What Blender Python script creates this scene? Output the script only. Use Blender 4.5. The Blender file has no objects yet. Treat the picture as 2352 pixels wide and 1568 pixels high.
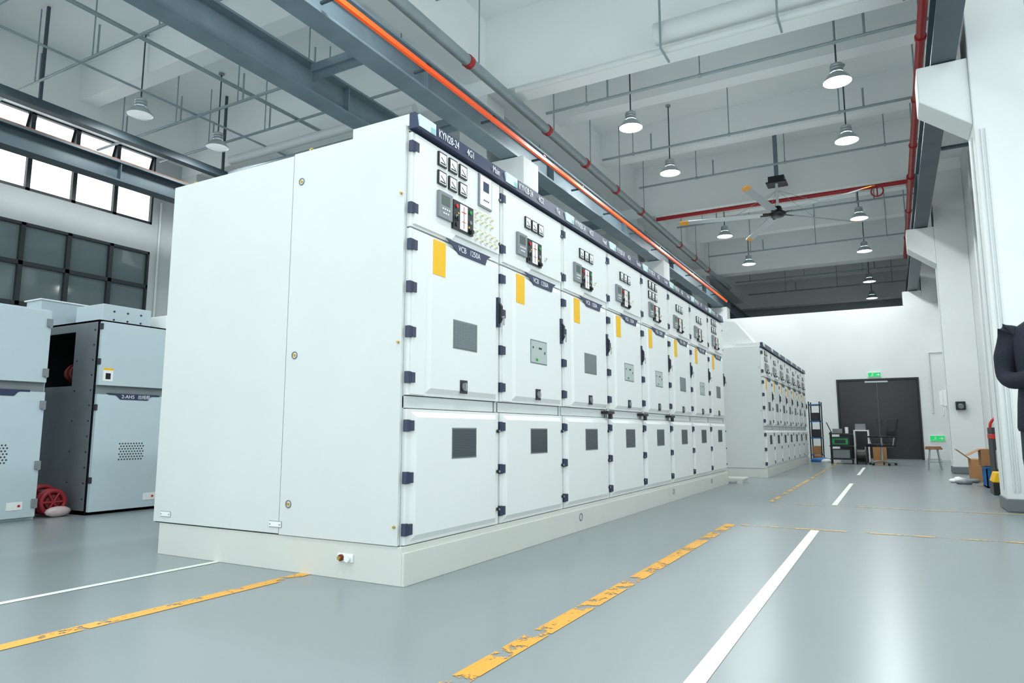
import bpy, bmesh, math, random
from mathutils import Vector, Matrix
random.seed(4)
S = bpy.context.scene
COL = S.collection

# ------------------------------------------------------------ materials
def lin(c):
    r = []
    for v in c[:3]:
        v = v / 255.0
        r.append(v / 12.92 if v <= 0.04045 else ((v + 0.055) / 1.055) ** 2.4)
    return (r[0], r[1], r[2], 1.0)

def mat(name, c, rough=0.5, metal=0.0, var=0.0, scale=3.0, emit=None, es=0.0, bump=0.0, bscale=60.0, spec=0.5):
    m = bpy.data.materials.new(name); m.use_nodes = True
    nt = m.node_tree; p = nt.nodes["Principled BSDF"]
    p.inputs["Base Color"].default_value = lin(c)
    p.inputs["Roughness"].default_value = rough
    p.inputs["Metallic"].default_value = metal
    p.inputs["Specular IOR Level"].default_value = spec
    tc = nt.nodes.new("ShaderNodeTexCoord")
    if var > 0:
        n = nt.nodes.new("ShaderNodeTexNoise"); n.inputs["Scale"].default_value = scale
        n.inputs["Detail"].default_value = 6
        r = nt.nodes.new("ShaderNodeValToRGB")
        l = lin(c)
        r.color_ramp.elements[0].position = 0.3; r.color_ramp.elements[1].position = 0.7
        r.color_ramp.elements[0].color = tuple(max(0, v * (1 - var)) for v in l[:3]) + (1,)
        r.color_ramp.elements[1].color = tuple(min(1, v * (1 + var)) for v in l[:3]) + (1,)
        nt.links.new(tc.outputs["Object"], n.inputs["Vector"])
        nt.links.new(n.outputs["Fac"], r.inputs["Fac"])
        nt.links.new(r.outputs["Color"], p.inputs["Base Color"])
    if bump > 0:
        n2 = nt.nodes.new("ShaderNodeTexNoise"); n2.inputs["Scale"].default_value = bscale
        b = nt.nodes.new("ShaderNodeBump"); b.inputs["Strength"].default_value = bump
        b.inputs["Distance"].default_value = 0.01
        nt.links.new(tc.outputs["Object"], n2.inputs["Vector"])
        nt.links.new(n2.outputs["Fac"], b.inputs["Height"])
        nt.links.new(b.outputs["Normal"], p.inputs["Normal"])
    if emit:
        p.inputs["Emission Color"].default_value = lin(emit)
        p.inputs["Emission Strength"].default_value = es
    return m

M = {}
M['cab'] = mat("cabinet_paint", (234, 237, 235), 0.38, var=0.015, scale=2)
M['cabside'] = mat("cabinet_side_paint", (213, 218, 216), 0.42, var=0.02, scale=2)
M['plinth'] = mat("plinth_paint", (210, 213, 206), 0.45, var=0.02)
M['navy'] = mat("navy_trim", (44, 54, 84), 0.45)
M['hinge'] = mat("hinge_plastic", (50, 58, 84), 0.4)
M['black'] = mat("black_plastic", (24, 25, 28), 0.35)
M['dark'] = mat("dark_recess", (46, 50, 54), 0.6)
M['groove'] = mat("groove_grey", (120, 128, 130), 0.7)  # mid grey for grooves, lock rings and plate edges
M['yellow'] = mat("yellow_label", (245, 190, 10), 0.5)
M['white'] = mat("white_plastic", (240, 242, 240), 0.4)
M['text'] = mat("white_lettering", (235, 238, 240), 0.5)
M['greydev'] = mat("relay_grey", (130, 136, 140), 0.4)
M['lcd'] = mat("lcd_screen", (92, 104, 96), 0.15)
M['lcdb'] = mat("lcd_blue_screen", (52, 66, 92), 0.15)
M['red'] = mat("signal_red", (205, 30, 30), 0.4)
M['green'] = mat("signal_green", (20, 150, 70), 0.4)
M['brass'] = mat("brass", (190, 160, 80), 0.3, 0.8)
M['steel'] = mat("brushed_steel", (175, 178, 180), 0.35, 0.8)
M['cream'] = mat("toggle_cream", (215, 215, 170), 0.4)
M['patch'] = mat("mark_patch", (215, 235, 232), 0.5)
M['patch2'] = mat("mark_patch_teal", (150, 200, 200), 0.5)
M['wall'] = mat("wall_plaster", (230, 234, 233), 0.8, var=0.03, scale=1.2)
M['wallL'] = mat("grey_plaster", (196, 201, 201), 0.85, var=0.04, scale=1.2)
M['ceil'] = mat("ceiling_paint", (238, 243, 243), 0.85, var=0.02, scale=0.8)
M['beam'] = mat("beam_paint", (244, 248, 248), 0.8, var=0.02, scale=0.9)
M['skirt'] = mat("skirting_grey", (112, 120, 122), 0.6)
M['girder'] = mat("girder_steel", (112, 130, 140), 0.45, 0.1, var=0.12, scale=2.5)
M['girderd'] = mat("girder_dark", (66, 80, 88), 0.5, 0.1, var=0.12, scale=2.5)
M['rust'] = mat("rusty_rail", (110, 78, 62), 0.7, 0.2, var=0.25, scale=14)
M['orange'] = mat("conductor_orange", (250, 90, 28), 0.4, emit=(250, 90, 28), es=0.15)
M['galv'] = mat("galvanised_pipe", (150, 164, 168), 0.4, 0.3, var=0.08, scale=5)
M['pipewhite'] = mat("conduit_white", (220, 225, 225), 0.5)
M['redpipe'] = mat("fire_pipe_red", (168, 34, 38), 0.4)
M['frame'] = mat("window_frame", (40, 46, 50), 0.4)
M['lampmetal'] = mat("lamp_shade", (188, 196, 198), 0.35, 0.6)
M['lampdisc'] = mat("lamp_diffuser", (250, 255, 255), 0.5, emit=(245, 255, 255), es=10.0)
M['lampoff'] = mat("lamp_off_added_glow", (225, 230, 230), 0.5, emit=(245, 255, 255), es=0.3)  # diffuser of a switched-off lamp, with a faint glow added
M['fan'] = mat("fan_blade_alu", (186, 192, 194), 0.35, 0.5)
M['fantip'] = mat("fan_tip_orange", (240, 165, 40), 0.4)
M['doorblk'] = mat("black_door_paint", (22, 22, 26), 0.22, var=0.3, scale=1.3)
M['bluecab'] = mat("blue_grey_cabinet", (190, 206, 212), 0.4, var=0.02)
M['steelgrey'] = mat("bare_sheet_steel", (120, 127, 132), 0.5, 0.3, var=0.08, scale=4)
M['insul'] = mat("red_insulator", (112, 44, 36), 0.45)
M['spool'] = mat("dull_red_plastic", (150, 34, 44), 0.5)
M['bag'] = mat("clear_bag", (200, 180, 180), 0.2)
M['card'] = mat("cardboard", (176, 128, 84), 0.8, var=0.08, scale=9)
M['bluebox'] = mat("blue_crate", (30, 110, 170), 0.5)
M['wood'] = mat("wood", (150, 100, 62), 0.6, var=0.15, scale=9)
M['navycloth'] = mat("navy_cloth", (26, 31, 46), 0.85, bump=0.3, bscale=90)
M['trouser'] = mat("trouser_cloth", (38, 40, 48), 0.85)
M['skin'] = mat("skin", (205, 160, 132), 0.5)
M['hair'] = mat("hair", (26, 22, 20), 0.5)
M['eye'] = mat("eye_white", (235, 235, 232), 0.3)
M['lip'] = mat("lips", (170, 100, 92), 0.5)
M['signg'] = mat("sign_green", (20, 150, 80), 0.4, emit=(20, 190, 100), es=0.7)
M['chair'] = mat("chair_leather", (28, 28, 32), 0.35)

# perforated/mesh window
def mesh_mat(name, a, b_):
    m = bpy.data.materials.new(name); m.use_nodes = True
    nt = m.node_tree; p = nt.nodes["Principled BSDF"]
    tc = nt.nodes.new("ShaderNodeTexCoord"); mp = nt.nodes.new("ShaderNodeMapping")
    mp.inputs["Scale"].default_value = (0, 1, 1); mp.inputs["Rotation"].default_value = (math.radians(45), 0, 0)
    mp.inputs["Location"].default_value = (0.0013, 0, 0)
    ck = nt.nodes.new("ShaderNodeTexChecker"); ck.inputs["Scale"].default_value = 150
    ck.inputs["Color1"].default_value = lin(a); ck.inputs["Color2"].default_value = lin(b_)
    nt.links.new(tc.outputs["Object"], mp.inputs["Vector"]); nt.links.new(mp.outputs["Vector"], ck.inputs["Vector"])
    nt.links.new(ck.outputs["Color"], p.inputs["Base Color"]); p.inputs["Roughness"].default_value = 0.22
    return m
M['mesh'] = mesh_mat("perforated_mesh", (86, 96, 100), (124, 134, 136))
M['meshd'] = mesh_mat("dark_mesh_glass", (50, 58, 62), (78, 86, 90))
M['viewglass'] = mat("viewing_glass", (180, 192, 188), 0.12)

def glassmat():
    m = bpy.data.materials.new("office_glass"); m.use_nodes = True
    p = m.node_tree.nodes["Principled BSDF"]
    p.inputs["Base Color"].default_value = lin((112, 126, 128)); p.inputs["Roughness"].default_value = 0.06
    p.inputs["Specular IOR Level"].default_value = 0.8
    return m
M['oglass'] = glassmat()
M['skyglass'] = mat("frosted_daylight_pane", (250, 252, 252), 0.4, emit=(248, 253, 255), es=1.6)

def floormat():
    m = bpy.data.materials.new("floor_epoxy"); m.use_nodes = True
    nt = m.node_tree; p = nt.nodes["Principled BSDF"]; L = nt.links.new
    tc = nt.nodes.new("ShaderNodeTexCoord")
    n = nt.nodes.new("ShaderNodeTexNoise"); n.inputs["Scale"].default_value = 0.5; n.inputs["Detail"].default_value = 2
    mx = nt.nodes.new("ShaderNodeMix"); mx.data_type = 'RGBA'
    mx.inputs[6].default_value = lin((131, 140, 142)); mx.inputs[7].default_value = lin((140, 149, 151))
    L(tc.outputs["Object"], n.inputs["Vector"]); L(n.outputs["Fac"], mx.inputs[0])
    L(mx.outputs[2], p.inputs["Base Color"])
    p.inputs["Roughness"].default_value = 0.27
    return m
M['floor'] = floormat()

def paint(name, c, wear, sc):
    m = bpy.data.materials.new(name); m.use_nodes = True
    nt = m.node_tree; p = nt.nodes["Principled BSDF"]; L = nt.links.new
    p.inputs["Base Color"].default_value = lin(c); p.inputs["Roughness"].default_value = 0.5
    tc = nt.nodes.new("ShaderNodeTexCoord"); n = nt.nodes.new("ShaderNodeTexNoise")
    n.inputs["Scale"].default_value = sc; n.inputs["Detail"].default_value = 10; n.inputs["Roughness"].default_value = 0.78
    r = nt.nodes.new("ShaderNodeValToRGB"); r.color_ramp.elements[0].position = wear; r.color_ramp.elements[1].position = wear + 0.02
    L(tc.outputs["Object"], n.inputs["Vector"]); L(n.outputs["Fac"], r.inputs["Fac"]); L(r.outputs["Color"], p.inputs["Alpha"])
    return m
M['pyel'] = paint("worn_yellow_paint", (232, 168, 58), 0.455, 4.5)
M['pyel2'] = paint("very_worn_yellow_paint", (214, 170, 96), 0.47, 5)
M['pwht'] = paint("worn_white_paint", (226, 232, 220), 0.36, 7)

# ------------------------------------------------------------ mesh builder
class B:
    def __init__(s, name, origin=(0, 0, 0)):
        s.name = name; s.o = Vector(origin); s.v = []; s.f = []; s.m = []; s.mats = []; s.smooth = []
    def mi(s, k):
        if k not in s.mats: s.mats.append(k)
        return s.mats.index(k)
    def add(s, vs, fs, k, smooth=False):
        b = len(s.v); s.v += [Vector(v) for v in vs]; i = s.mi(k)
        for f in fs: s.f.append([b + q for q in f]); s.m.append(i); s.smooth.append(smooth)
    def box(s, x0, x1, y0, y1, z0, z1, k):
        if x0 > x1: x0, x1 = x1, x0
        if y0 > y1: y0, y1 = y1, y0
        if z0 > z1: z0, z1 = z1, z0
        vs = [(x0,y0,z0),(x1,y0,z0),(x1,y1,z0),(x0,y1,z0),(x0,y0,z1),(x1,y0,z1),(x1,y1,z1),(x0,y1,z1)]
        s.add(vs, [(0,3,2,1),(4,5,6,7),(0,1,5,4),(1,2,6,5),(2,3,7,6),(3,0,4,7)], k)
    def prism(s, pts, axis, a, b, k):
        n = len(pts)
        def P(p, t):
            if axis == 'x': return (t, p[0], p[1])
            if axis == 'y': return (p[0], t, p[1])
            return (p[0], p[1], t)
        vs = [P(p, a) for p in pts] + [P(p, b) for p in pts]
        fs = [tuple(range(n))[::-1], tuple(range(n, 2*n))] + [(i, (i+1) % n, n+(i+1) % n, n+i) for i in range(n)]
        s.add(vs, fs, k)
    def raised(s, x, y0, y1, z0, z1, h, ins, k):
        """plate facing +x with sloped borders"""
        vs = [(x,y0,z0),(x,y1,z0),(x,y1,z1),(x,y0,z1),(x+h,y0+ins,z0+ins),(x+h,y1-ins,z0+ins),(x+h,y1-ins,z1-ins),(x+h,y0+ins,z1-ins)]
        s.add(vs, [(4,5,6,7),(0,1,5,4),(1,2,6,5),(2,3,7,6),(3,0,4,7),(0,3,2,1)], k)
    def cyl(s, p0, p1, r, k, seg=12, r1=None):
        p0 = Vector(p0); p1 = Vector(p1); r1 = r if r1 is None else r1
        d = (p1 - p0).normalized(); u = d.orthogonal().normalized(); w = d.cross(u)
        vs = []
        for p, rr in ((p0, r), (p1, r1)):
            for i in range(seg):
                a = 2*math.pi*i/seg; vs.append(p + (u*math.cos(a) + w*math.sin(a))*rr)
        s.add(vs, [(i, (i+1) % seg, seg+(i+1) % seg, seg+i) for i in range(seg)], k, True)
        s.add(vs[:seg], [tuple(range(seg))[::-1]], k); s.add(vs[seg:], [tuple(range(seg))], k)
    def rev(s, c, prof, k, seg=20):
        """revolve profile [(r,z)] about z at c"""
        vs = []; n = len(prof)
        for i in range(seg):
            a = 2*math.pi*i/seg
            for r, z in prof: vs.append((c[0]+r*math.cos(a), c[1]+r*math.sin(a), c[2]+z))
        fs = []
        for i in range(seg):
            j = (i+1) % seg
            for q in range(n-1): fs.append((i*n+q, j*n+q, j*n+q+1, i*n+q+1))
        s.add(vs, fs, k, True)
    def torus(s, c, R, r, k, axis='z', seg=20, sg=8):
        vs = []; 
        for i in range(seg):
            a = 2*math.pi*i/seg
            for j in range(sg):
                b = 2*math.pi*j/sg
                x, y, z = (R+r*math.cos(b))*math.cos(a), (R+r*math.cos(b))*math.sin(a), r*math.sin(b)
                if axis == 'x': x, y, z = z, x, y
                elif axis == 'y': x, y, z = x, z, y
                vs.append((c[0]+x, c[1]+y, c[2]+z))
        fs = [(i*sg+j, ((i+1) % seg)*sg+j, ((i+1) % seg)*sg+(j+1) % sg, i*sg+(j+1) % sg) for i in range(seg) for j in range(sg)]
        s.add(vs, fs, k, True)
    def ball(s, c, rx, ry, rz, k, seg=16, rings=10):
        vs = [(c[0], c[1], c[2]-rz)]
        for i in range(1, rings):
            t = math.pi*i/rings - math.pi/2
            for j in range(seg):
                a = 2*math.pi*j/seg
                vs.append((c[0]+rx*math.cos(t)*math.cos(a), c[1]+ry*math.cos(t)*math.sin(a), c[2]+rz*math.sin(t)))
        vs.append((c[0], c[1], c[2]+rz)); fs = []
        for j in range(seg): fs.append((0, 1+(j+1) % seg, 1+j))
        for i in range(rings-2):
            for j in range(seg):
                a = 1+i*seg+j; b = 1+i*seg+(j+1) % seg; fs.append((a, b, b+seg, a+seg))
        l = len(vs)-1; q = 1+(rings-2)*seg
        for j in range(seg): fs.append((l, q+j, q+(j+1) % seg))
        s.add(vs, fs, k, True)
    def done(s, bevel=0, parent=None, fix=True):
        me = bpy.data.meshes.new(s.name)
        me.from_pydata([v - Vector((0,0,0)) for v in s.v], [], s.f)
        for k in s.mats: me.materials.append(M[k])
        me.polygons.foreach_set("material_index", s.m)
        me.polygons.foreach_set("use_smooth", s.smooth)
        bm = bmesh.new(); bm.from_mesh(me)
        if fix: bmesh.ops.recalc_face_normals(bm, faces=bm.faces)
        bm.to_mesh(me); bm.free(); me.update()
        o = bpy.data.objects.new(s.name, me); COL.objects.link(o); o.location = s.o
        if parent: o.parent = parent
        if bevel:
            bv = o.modifiers.new("bevel", 'BEVEL'); bv.width = bevel; bv.segments = 2
            bv.limit_method = 'ANGLE'; bv.angle_limit = math.radians(50)
        return o

def text(body, size, loc, parent, k='text', name='lettering', rot=(math.pi/2, 0, math.pi/2), align='LEFT', sx=1.0):
    c = bpy.data.curves.new(name, 'FONT'); c.body = body; c.size = size; c.extrude = 0.0004
    c.align_x = align; c.align_y = 'CENTER'
    c.materials.append(M[k])
    o = bpy.data.objects.new(name, c); COL.objects.link(o)
    o.location = loc; o.rotation_euler = rot; o.scale = (sx, 1, 1)
    if parent: o.parent = parent
    return o

# ------------------------------------------------------------ room
XL, XR, YE, ZC = -12.5, 1.5, 31.0, 7.2
Y0 = -1.0
b = B("floor"); b.box(XL-0.2, XR+0.3, -6, YE, -0.1, 0, 'floor'); b.done()
b = B("ceiling"); b.box(XL-0.2, XR+0.3, Y0, YE, ZC, ZC+0.2, 'ceil'); b.done()
colY = [1.4, 8.5, 15.6, 22.7]
b = B("trim_beams")
for y in colY + [29.8]:
    b.box(XL, XR, y+0.02, y+0.5, 5.95, ZC, 'beam')
for i in range(-1, 4):
    for j in (1, 2):
        y = 8.5 + 7.1*i + 2.37*j
        if y > Y0 and y < YE-0.5: b.box(XL, XR, y+0.1, y+0.4, 6.55, ZC, 'beam')
for x in (-5.55, 1.15, -12.5):
    ys = [Y0] + [q for y in colY + [29.8] for q in (y+0.02, y+0.5)] + [YE]
    for i in range(0, len(ys), 2): b.box(x, x+0.35, ys[i], ys[i+1], 6.2, ZC, 'beam')
b.done()

# right wall: solid beyond first column; nearer, unseen window openings added to admit daylight
b = B("wall_right"); b.box(XR, XR+0.2, 8.5, YE, 0, ZC, 'wall'); b.box(XR, XR+0.2, Y0, 8.5, 0, 0.8, 'wall'); b.box(XR, XR+0.2, Y0, 8.5, 6.2, ZC, 'wall')
b.box(XR, XR+0.2, 1.2, 2.0, 0.8, 6.2, 'wall'); b.done()
def added_window(name, y0, y1, z0, z1, ny, nz):
    w = B(name, (XR, 0, 0))
    for i in range(ny+1):
        y = y0+(y1-y0)*i/ny; w.box(0.05, 0.12, max(y0, y-0.025), min(y1, y+0.025), z0, z1, 'frame')
    for i in range(nz+1):
        z = z0+(z1-z0)*i/nz; w.box(0.05, 0.12, y0, y1, max(z0, z-0.025), min(z1, z+0.025), 'frame')
    return w.done()
added_window("added_window_3", 2.0, 8.5, 0.8, 6.2, 6, 5)
added_window("added_window_4", Y0, 1.2, 0.8, 6.2, 2, 5)
b = B("baseboard_right"); b.box(XR-0.02, XR, Y0, 22.4, 0, 0.12, 'skirt'); b.done()
# partition end wall with door opening
YW = 22.5
b = B("wall_end")
b.box(XL, -1.40, YW, YW+0.2, 0, 4.4, 'wall'); b.box(0.72, XR, YW, YW+0.2, 0, 4.4, 'wall')
b.box(-1.40, 0.72, YW, YW+0.2, 2.32, 4.4, 'wall'); b.done()
b = B("wall_back"); b.box(XL, XR, YE-0.2, YE, 0, ZC, 'wallL'); b.done()
b = B("door_1", (0, YW, 0))
b.box(-1.40, -1.35, -0.03, 0.15, 0, 2.32, 'black'); b.box(0.67, 0.72, -0.03, 0.15, 0, 2.32, 'black')
b.box(-1.35, 0.67, -0.03, 0.15, 2.26, 2.32, 'black')
b.box(-1.35, -0.345, 0.02, 0.08, 0.02, 2.26, 'doorblk'); b.box(-0.335, 0.67, 0.02, 0.08, 0.02, 2.26, 'doorblk')
b.box(-0.40, -0.385, -0.02, 0.02, 0.95, 1.15, 'dark'); b.box(-0.295, -0.28, -0.02, 0.02, 0.95, 1.15, 'dark')
b.box(-0.65, -0.05, -0.02, 0.02, 2.2, 2.25, 'steel')
b.done(0.004)
def running_sign(name, loc, w, h):
    s = B(name, loc)
    s.box(0, w, -0.03, 0, 0, h, 'white'); s.box(0.008, w-0.008, -0.034, -0.028, 0.008, h-0.008, 'signg')
    cx = w*0.33; y0, y1 = -0.037, -0.034
    s.cyl((cx+0.01*h/0.12, y0, h*0.78), (cx+0.01*h/0.12, y1, h*0.78), h*0.08, 'white', 10)
    s.prism([(cx-h*.06, h*.42), (cx+h*.06, h*.42), (cx+h*.1, h*.68), (cx, h*.68)], 'y', y0, y1, 'white')
    s.prism([(cx+h*.0, h*.42), (cx+h*.06, h*.45), (cx+h*.24, h*.28), (cx+h*.16, h*.26)], 'y', y0, y1, 'white')
    s.prism([(cx-h*.06, h*.45), (cx+h*.0, h*.42), (cx-h*.2, h*.15), (cx-h*.26, h*.2)], 'y', y0, y1, 'white')
    s.prism([(cx+h*.08, h*.66), (cx+h*.08, h*.58), (cx+h*.25, h*.5), (cx+h*.26, h*.56)], 'y', y0, y1, 'white')
    ax = w*0.62
    s.prism([(ax, h*.44), (ax+w*.15, h*.44), (ax+w*.15, h*.25), (ax+w*.3, h*.5), (ax+w*.15, h*.75), (ax+w*.15, h*.56), (ax, h*.56)], 'y', y0, y1, 'white')
    return s.done()
running_sign("exit_sign", (-0.55, YW, 2.36), 0.34, 0.14)
running_sign("exit_sign", (0.88, YW, 0.52), 0.36, 0.16)

# left wall with window openings
b = B("wall_left")
wy0, wy1 = -0.2, 7.95
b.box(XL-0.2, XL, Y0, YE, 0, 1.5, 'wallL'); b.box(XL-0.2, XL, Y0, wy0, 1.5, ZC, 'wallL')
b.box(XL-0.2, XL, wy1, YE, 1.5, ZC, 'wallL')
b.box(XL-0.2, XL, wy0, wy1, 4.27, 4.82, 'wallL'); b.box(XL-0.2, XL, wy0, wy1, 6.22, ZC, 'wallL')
b.done()
def window(name, z0, z1, rows, glass, tilt=False):
    w = B(name, (XL, 0, 0)); n = 11; dy = (wy1-wy0)/n; f = 0.035
    w.box(-0.12, 0.0, wy0, wy1, z0, z0+0.05, 'frame'); w.box(-0.12, 0.0, wy0, wy1, z1-0.05, z1, 'frame')
    for i in range(n+1):
        y = wy0 + i*dy; w.box(-0.12, 0.0, max(wy0, y-f), min(wy1, y+f), z0, z1, 'frame')
    for r in rows: w.box(-0.12, 0.0, wy0, wy1, r-f, r+f, 'frame')
    lv = [z0] + rows + [z1]
    for i in range(n):
        for q in range(len(lv)-1):
            a, c = wy0+i*dy+f, wy0+(i+1)*dy-f
            if tilt and q == len(lv)-2:
                zt, zb = lv[q+1]-0.06, lv[q]+0.05
                w.prism([(-0.08, zt), (-0.05, zt), (-0.27, zb), (-0.30, zb)], 'y', a+0.03, c-0.03, glass)
                for yy in (a, c-0.03): w.prism([(-0.09, zt), (-0.04, zt), (-0.26, zb), (-0.31, zb)], 'y', yy, yy+0.03, 'frame')
                w.prism([(-0.31, zb), (-0.26, zb), (-0.27, zb+0.04), (-0.30, zb+0.04)], 'y', a, c, 'frame')
                w.cyl((-0.05, (a+c)/2, zb+0.02), (-0.27, (a+c)/2, zb+0.02), 0.008, 'steel', 6)
            else:
                w.box(-0.08, -0.07, a, c, lv[q], lv[q+1], glass)
    return w.done()
window("window_1", 4.82, 6.22, [5.5], 'skyglass', True)
window("window_2", 1.5, 4.27, [2.25, 2.9, 3.58], 'oglass')

# columns with corbels
def column(name, x0, x1, y, left=False, right=False, tip=0.75, ztop=5.95):
    c = B(name, (0, y, 0))
    c.box(x0, x1, 0, 0.55, 0, ztop, 'wall')
    c.box(x0-0.012, x1+0.012 if x1 < 1.4 else x1, -0.012, 0.562, 0, 0.13, 'skirt')
    if right: c.prism([(x1, 4.0), (x1+tip, 4.42), (x1+tip, 4.85), (x1, 4.85)], 'y', 0.03, 0.52, 'wall')
    if left: c.prism([(x0, 4.08), (x0-tip, 4.45), (x0-tip, 4.85), (x0, 4.85)], 'y', 0.03, 0.52, 'wall')
    return c.done(0.012)
for y in colY:
    if y > 2: column("concrete_column", 0.96, XR, y, left=True, tip=0.48)
    column("concrete_column", -5.65, -5.15, y, left=True, right=True, tip=0.62)
    column("concrete_column", XL, -12.0, y, right=True, tip=1.25)

# crane runway girders
def girder(name, x, z0, z1, w, k, rail=True, y0=-1.0, y1=YE-0.3, yoff=0):
    g = B(name, (x, 0, 0))
    g.box(-w/2, w/2, y0, y1, z0, z0+0.03, k); g.box(-w/2, w/2, y0, y1, z1-0.03, z1, k)
    g.box(-0.012, 0.012, y0, y1, z0+0.03, z1-0.03, k)
    y = y0+0.2
    while y < y1:
        g.box(-w/2+0.02, w/2-0.02, y, y+0.012, z0+0.03, z1-0.03, k); y += 3.55
    if rail: g.box(-0.035, 0.035, y0, y1, z1, z1+0.06, 'rust')
    return g.done()
girder("crane_girder", -6.02, 4.86, 5.26, 0.26, 'girder')
girder("crane_girder", -4.78, 4.86, 5.26, 0.28, 'girder')
girder("crane_girder", 0.74, 4.86, 5.28, 0.24, 'girderd')
girder("crane_girder", -10.95, 4.86, 5.2, 0.26, 'girderd')
b = B("girder_brace")
for y in (3.1, 5.6, 7.6, 10.6, 13.0, 17.5, 20.5):
    b.box(-5.88, -4.93, y, y+0.08, 5.1, 5.2, 'girder'); b.box(-5.88, -4.93, y+0.03, y+0.05, 5.0, 5.1, 'girder')
b.done()
b = B("girder_brace")
for y in (9.0, 16.1, 23.2):
    b.cyl((0.87, y+1.2, 4.85), (1.46, y+1.2, 4.38), 0.03, 'girderd', 6)
    b.cyl((0.87, y+1.2, 5.0), (1.49, y+1.2, 5.0), 0.03, 'girderd', 6)
    b.cyl((0.87, y+2.4, 4.9), (1.49, y+2.4, 4.9), 0.03, 'girderd', 6)
b.done()
b = B("steel_tray"); b.box(-10.9, -10.75, -1, 22.4, 5.55, 5.68, 'girderd')
for y in (3, 5, 8.2, 12, 15.2, 19): b.box(-10.86, -10.82, y, y+0.04, 5.68, ZC, 'girderd')
b.done()
b = B("conductor_rail")
b.box(-4.47, -4.43, -1, 22.4, 4.93, 4.985, 'orange')
y = 0.0
while y < 22: b.box(-4.64, -4.47, y, y+0.03, 4.94, 4.965, 'girderd'); b.box(-4.50, -4.42, y-0.02, y+0.05, 4.985, 5.0, 'black'); y += 1.5
b.done()

# main water pipe with red clamps
b = B("water_pipe")
b.cyl((-4.68, -1, 5.72), (-4.68, 24, 5.72), 0.075, 'galv', 16)
for y in (2.2, 4.6, 7.2, 9.6, 11.2, 12.8, 14.4, 17.6, 19.2, 20.8):
    b.cyl((-4.68, y, 5.72), (-4.68, y+0.09, 5.72), 0.088, 'redpipe', 16)
    b.cyl((-4.68, y+0.31, 5.79), (-4.68, y+0.31, ZC), 0.01, 'galv', 6)
b.done()
b = B("fire_pipe")
b.cyl((0.62, 6.0, 5.78), (0.62, 22.3, 5.78), 0.055, 'redpipe', 12)
b.cyl((0.62, 15.4, 5.78), (-4.6, 15.4, 5.78), 0.045, 'redpipe', 12)
b.cyl((0.62, 15.1, 5.78), (0.62, 15.7, 5.78), 0.08, 'redpipe', 12)
b.torus((0.02, 15.33, 5.65), 0.11, 0.014, 'redpipe', 'y'); b.cyl((0.02, 15.33, 5.55), (0.02, 15.33, 5.75), 0.012, 'redpipe', 6)
for y in (6.4, 9.6, 11.5, 13.4, 17.5, 20): b.cyl((0.62, y, 5.83), (0.62, y, ZC), 0.012, 'galv', 6); b.cyl((0.62, y, 5.78), (0.62, y+0.06, 5.78), 0.07, 'redpipe', 12)
b.done()
b = B("sprinkler_conduits")
rows = [(6.3, 6.02), (9.35, 5.85), (11.8, 5.95), (14.0, 6.1), (17.0, 6.0), (20.4, 6.0), (24.5, 6.0), (27.0, 6.0)]
for (y, z) in rows:
    b.cyl((-4.55, y, z), (1.1, y, z), 0.022, 'galv', 8)
    x = -4.1 + (y*0.7 % 0.9)
    while x < 1.0:
        b.cyl((x, y, z), (x, y, ZC), 0.010, 'galv', 6); b.cyl((x-0.02, y, z), (x+0.02, y, z), 0.034, 'galv', 8)
        if int(x*3) % 2: b.cyl((x+0.35, y, z-0.02), (x+0.35, y, z+0.32), 0.016, 'galv', 6)
        x += 1.75
for (y, z) in [(3.6, 5.8), (5.0, 6.0), (6.7, 5.85), (7.9, 6.05), (10.4, 6.0), (13, 6.0)]:
    b.cyl((-12.3, y, z), (-6.2, y, z), 0.022, 'galv', 8)
    x = -11.6 + (y*0.6 % 0.8)
    while x < -6.3:
        b.cyl((x, y, z), (x, y, ZC), 0.010, 'galv', 6)
        b.cyl((x+0.12, y, z), (x+0.12, y, z+0.45), 0.014, 'galv', 6); x += 1.5
b.cyl((-8.6, -1, 6.1), (-8.6, 8.5, 6.1), 0.03, 'galv', 8)
b.cyl((-9.6, -1, 5.9), (-9.6, 22, 5.9), 0.018, 'galv', 8)
b.done()
b = B("wrapped_duct")
b.cyl((-4.5, 8.25, 5.72), (0.5, 8.25, 5.72), 0.045, 'pipewhite', 12)
b.cyl((-2.4, 8.22, 5.95), (1.1, 8.22, 5.95), 0.14, 'pipewhite', 14)
for x in (-2.3, -0.9, 0.4): b.box(x, x+0.025, 8.03, 8.05, 5.65, 6.4, 'galv'); b.box(x, x+0.025, 8.03, 8.42, 5.63, 5.65, 'galv')
b.cyl((-10.6, 8.2, 5.85), (-6.3, 8.2, 5.85), 0.08, 'pipewhite', 12)
b.cyl((-10.6, 8.2, 5.6), (-6.3, 8.2, 5.6), 0.05, 'galv', 12)
b.done()
b = B("wall_conduits")
for x, y in ((1.02, 8.49), (1.06, 8.49), (0.95, 8.7), (0.95, 15.7), (0.95, 15.85)):
    b.cyl((x, y, 0.2), (x, y, 4.0), 0.009, 'pipewhite', 8)
b.cyl((1.47, 14.2, 0.2), (1.47, 14.2, 5.8), 0.018, 'pipewhite', 8)
b.cyl((1.0, YW-0.02, 1.3), (1.0, YW-0.02, 3.0), 0.02, 'pipewhite', 8)
b.cyl((1.0, YW-0.02, 3.0), (1.4, YW-0.02, 3.0), 0.02, 'pipewhite', 8)
b.cyl((-12.47, 8.1, 1.0), (-12.47, 8.1, 5.3), 0.02, 'pipewhite', 8)
b.done()

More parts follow.
